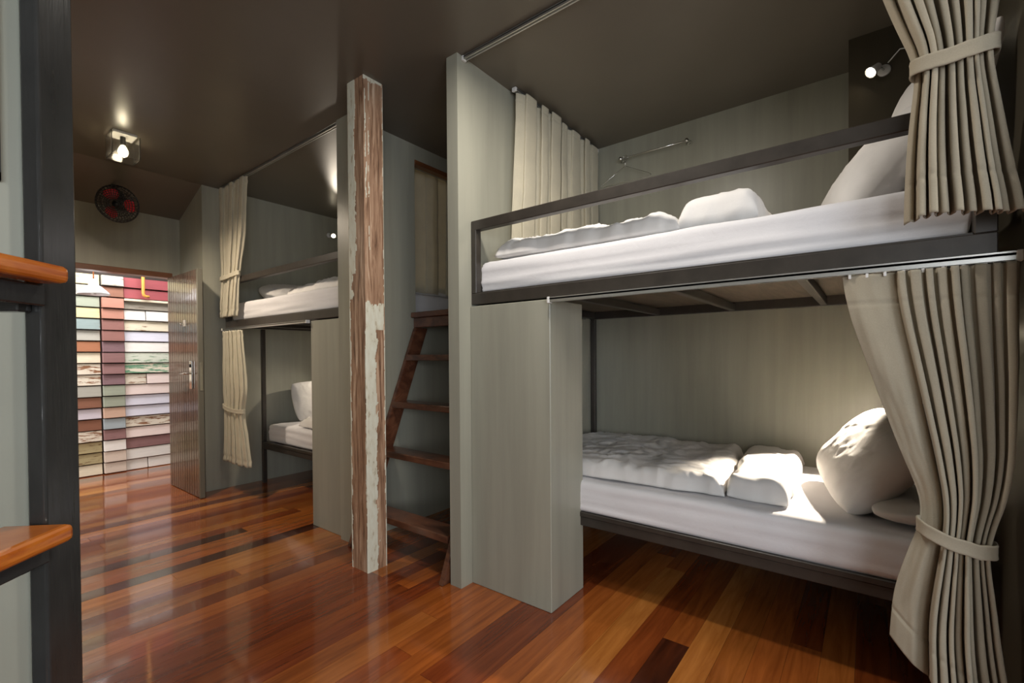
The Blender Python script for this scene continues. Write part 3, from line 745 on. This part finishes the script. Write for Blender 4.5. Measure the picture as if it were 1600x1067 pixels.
b = new(); tube(b, [(DX0-.006, 5.125, 1.60), (DX0-.03, 5.125, 1.59), (DX0-.036, 5.125, 1.61)], .005, 8); mk('hook_prong', b, 'chrome', d)
for z in (.25, 1.05, 1.85):
    b = new(); tube(b, [(1.640, 5.585, z-.05), (1.640, 5.585, z+.05)], .008, 10); box(b, 1.622, 1.640, 5.55, 5.585, z-.045, z+.045); mk('hinge', b, 'chrome', d)

# ------------------------------------------------------------------ lamps
t = thing('ceiling_lamp', (.97, 4.33, CZ-.2), 'lit square ceiling lamp with open glass shade above the aisle', 'lamp')
b = new(); box(b, .90, 1.04, 4.26, 4.40, CZ-.02, CZ, .003); mk('ceiling_plate', b, 'white_pl', t)
m, nt, bs = mat('clear_lamp_glass'); bs.inputs['Transmission Weight'].default_value = 1; bs.inputs['Roughness'].default_value = .12; bs.inputs['Base Color'].default_value = (.9, .9, .85, 1); M['glass'] = m
b = new()
for x0, x1, y0, y1 in ((.888, .892, 4.25, 4.41), (1.048, 1.052, 4.25, 4.41), (.892, 1.048, 4.25, 4.254), (.892, 1.048, 4.406, 4.41)): box(b, x0, x1, y0, y1, CZ-.18, CZ-.02)
mk('glass_shade', b, 'glass', t)
b = new(); lathe(b, [(.0, 0), (.016, 0), (.018, -.05), (.014, -.06), (0, -.06)], (.97, 4.33, CZ-.02), (0, 0, 1), 16); mk('lamp_holder', b, 'black_pl', t)
b = new(); lathe(b, [(.0, 0), (.014, -.005), (.026, -.03), (.030, -.05), (.024, -.072), (.01, -.082), (0, -.083)], (.97, 4.33, CZ-.08), (0, 0, 1), 20); mk('bulb', b, 'bulb', t)
def reading_lamp(base, normal, head, label, power, target, spot, cable=None):
    base, nrm, head = Vector(base), Vector(normal), Vector(head)
    t = thing('reading_lamp', base, label, 'lamp', 'small reading lamps')
    b = new(); lathe(b, [(0, 0), (.028, 0), (.028, .008), (.022, .012), (0, .012)], base, nrm, 20); mk('wall_plate', b, 'white_pl', t)
    mid_ = (base+head)/2+Vector((0, 0, .02)); b = new(); tube(b, [base+nrm*.01, mid_, head], .005, 8); mk('arm', b, 'chrome', t)
    dr = (Vector(target)-head).normalized()
    b = new(); lathe(b, [(.012, -.035), (.016, -.03), (.020, 0), (.028, .025), (.026, .025), (.016, 0), (.0, -.01)], head, dr, 20); mk('lamp_head', b, 'white_pl', t)
    b = new(); lathe(b, [(0, -.004), (.012, -.002), (.018, .010), (.013, .022), (0, .026)], head, dr, 16); mk('bulb', b, 'bulb', t)
    if cable: b = new(); tube(b, cable, .003, 6); mk('cable', b, 'white_pl', t)
    light('reading_lamp_light', 'SPOT', head+dr*.035, power, WARM, target, .02, spot=spot, blend=.5)
    return t
reading_lamp((3.02, -.06, 2.70), (-1, 0, 0), (2.965, -.02, 2.695), 'lit reading lamp on the dark boxing above the near upper berth', 13, (2.3, .8, 1.8), 100,
             [(3.01, -.075, 2.73), (2.98, -.12, 2.765), (2.95, -.17, 2.74), (2.95, -.24, 2.72), (3.0, -.33, 2.72)])
reading_lamp((3.0, 5.0, 2.70), (0, -1, 0), (3.01, 4.93, 2.685), 'lit reading lamp in the top corner of the far upper berth', 32, (2.7, 2.9, 2.2), 75)
reading_lamp((3.36, -.10, 1.40), (-1, 0, 0), (3.27, -.07, 1.375), 'reading lamp on the back wall of the near lower berth', 270, (2.66, .24, .62), 50)
reading_lamp((3.36, 4.6, 1.40), (-1, 0, 0), (3.27, 4.55, 1.375), 'reading lamp on the back wall of the far lower berth', 30, (2.6, 4.2, .65), 130)
# corridor pendant
t = thing('pendant_lamp', (1.137, 6.2, 1.93), 'white enamel pendant lamp hanging in the corridor beyond the doorway', 'lamp')
b = new(); lathe(b, [(.016, .175), (.03, .172), (.036, .16), (.040, .115), (.062, .10), (.118, .045), (.130, .022), (.127, .02), (.112, .042), (.058, .092), (.034, .108)], (1.137, 6.2, 1.905), (0, 0, 1), 32)
M['enamel'] = plain('white_enamel', (.85, .85, .88), .2); mk('lamp_shade', b, 'enamel', t)
b = new(); tube(b, [(1.137, 6.2, 2.07), (1.137, 6.2, 2.9)], .006, 8); mk('cord', b, 'orange', t)
b = new(); lathe(b, [(0, 0), (.02, .005), (.026, .03), (.02, .06), (.012, .09), (0, .09)], (1.137, 6.2, 1.925), (0, 0, 1), 16); mk('bulb', b, 'white_pl', t)
# ochre conduit pipe on the corridor wall
M['ochre'] = plain('ochre_painted_pipe', srgb(214, 150, 70), .4)
b = new(); tube(b, [(1.645, YC-.07, 2.9), (1.645, YC-.07, 2.03), (1.650, YC-.07, 2.005), (1.668, YC-.07, 1.992), (1.70, YC-.07, 1.99)], .016, 12)
tag(mk('conduit_pipe', b, 'ochre'), 'ochre pipe with an elbow on the dark red boards of the corridor wall', 'pipe')

# ------------------------------------------------------------------ wall fan
fc = Vector((1.10, 5.10, 2.60)); ax = Vector((-.52, -.80, -.30)).normalized()
t = thing('wall_fan', fc, 'black fan with red blades mounted under the sloping ceiling above the doorway', 'fan')
e1 = ax.orthogonal().normalized(); e2 = ax.cross(e1)
b = new()
for rad, h_ in ((.150, 0), (.138, .045), (.122, .055), (.105, .062), (.088, .066), (.070, .068), (.055, .069), (.04, .07), (.138, -.045), (.10, -.058)):
    tube(b, [fc+ax*h_+(e1*cos(2*pi*k/32)+e2*sin(2*pi*k/32))*rad for k in range(32)], .003 if rad < .149 else .007, 6, closed=True)
for k in range(36):
    a_ = 2*pi*k/36; dd = e1*cos(a_)+e2*sin(a_)
    for sg in (1, -1): tube(b, [fc+dd*.150, fc+dd*.138+ax*.045*sg, fc+dd*.10+ax*.06*sg, fc+dd*.03+ax*.07*sg], .0026, 5)
mk('guard', b, 'black_pl', t)
for k in range(3):
    b = new(); a0_ = 2*pi*k/3+.3; g = []
    for i in range(9):
        r_ = .04+.085*i/8; wd_ = .2+.4*sin(pi*(i/8)**.8*.9)
        row = []
        for j in range(7):
            a_ = a0_+(j/6-.5)*wd_*2; row.append(b.verts.new(fc+(e1*cos(a_)+e2*sin(a_))*r_+ax*(j/6-.5)*.032))
        g.append(row)
    for i in range(8):
        for j in range(6): b.faces.new((g[i][j], g[i+1][j], g[i+1][j+1], g[i][j+1]))
    o = mk('blade', b, 'red_pl', t, True); sd = o.modifiers.new('t', 'SOLIDIFY'); sd.thickness = .003
b = new(); lathe(b, [(0, .03), (.03, .028), (.034, .0), (.034, -.02), (0, -.02)], fc, ax, 20); mk('hub', b, 'black_pl', t)
b = new(); lathe(b, [(.0, -.06), (.055, -.062), (.06, -.09), (.055, -.15), (.03, -.17), (0, -.17)], fc, ax, 20); mk('motor', b, 'black_pl', t)
b = new(); bp_ = fc-ax*.12; tube(b, [bp_, bp_+Vector((0, .03, .08)), (fc.x, 5.28, 2.80)], .016, 10); mk('bracket', b, 'black_pl', t)

# ------------------------------------------------------------------ hanging rod and hanger
t = thing('hanging_rod', (XW-.05, 1.245, 2.755), 'thin metal clothes rod on the back wall of the near upper berth', 'rod')
b = new(); tube(b, [(XW-.055, 1.505, 2.76), (XW-.055, .985, 2.76)], .0055, 8); mk('bar', b, 'chrome', t)
for y in (1.49, 1.0):
    b = new(); lathe(b, [(0, 0), (.020, 0), (.020, .006), (.010, .012), (.009, .045), (.013, .05), (.013, .066), (0, .07)], (XW, y, 2.76), (-1, 0, 0), 16); mk('wall_bracket', b, 'chrome', t)
hx, hy = XW-.055, 1.455
t = thing('wire_hanger', (hx, hy, 2.60), 'thin wire coat hanger on the clothes rod of the near upper berth', 'hanger')
b = new(); hk = [(hx+.016*cos(a_)*.4, hy+.016*sin(a_)*.0+.016*cos(a_), 2.765+.016*sin(a_)) for a_ in [radians(x) for x in range(-20, 190, 30)]]
nk = (hx, hy, 2.70)
hk = [(hx, hy+.016*cos(radians(x)), 2.762+.016*sin(radians(x))) for x in range(190, -60, -25)]+[(hx, hy, 2.735), nk]
tube(b, hk, .0022, 6); mk('hook', b, 'chrome', t)
b = new(); q = Vector((0, 1, 0)); n_ = Vector(nk); 
tube(b, [n_, n_+q*.19+Z_*-.10, n_+q*.2+Z_*-.112, n_+q*.185+Z_*-.12, n_-q*.185+Z_*-.12, n_-q*.2+Z_*-.112, n_-q*.19+Z_*-.10, n_], .0022, 6); mk('shoulders', b, 'chrome', t)
# made-up framed board standing in for an unclear dark strip on the left partition
t = thing('stand_in_board', (-.12, 1.78, 1.72), 'made-up dark framed board for an unclear dark strip on the left partition at the photo edge', 'board')
b = new(); fx0, fx1, fz0, fz1 = -.42, .149, 1.735, 2.45
for a in ((fx0, fx1, fz0, fz0+.02), (fx0, fx1, fz1-.02, fz1), (fx0, fx0+.02, fz0, fz1), (fx1-.02, fx1, fz0, fz1)): box(b, a[0], a[1], 1.775, 1.799, a[2], a[3])
mk('frame', b, 'black_pl', t); mk('panel', box(new(), fx0+.02, fx1-.02, 1.786, 1.799, fz0+.02, fz1-.02), 'purplegrey' if 'purplegrey' in M else 'steel', t)
# unbuilt ceiling lamps; the added rear fill has no lamp body
for x, y, lbl in ((1.35, -1.6, 'unbuilt ceiling lamp over the rear of the aisle, behind the viewer'), (.75, .45, 'unbuilt ceiling lamp straight above the viewer')):
    pass
bpy.context.view_layer.update()
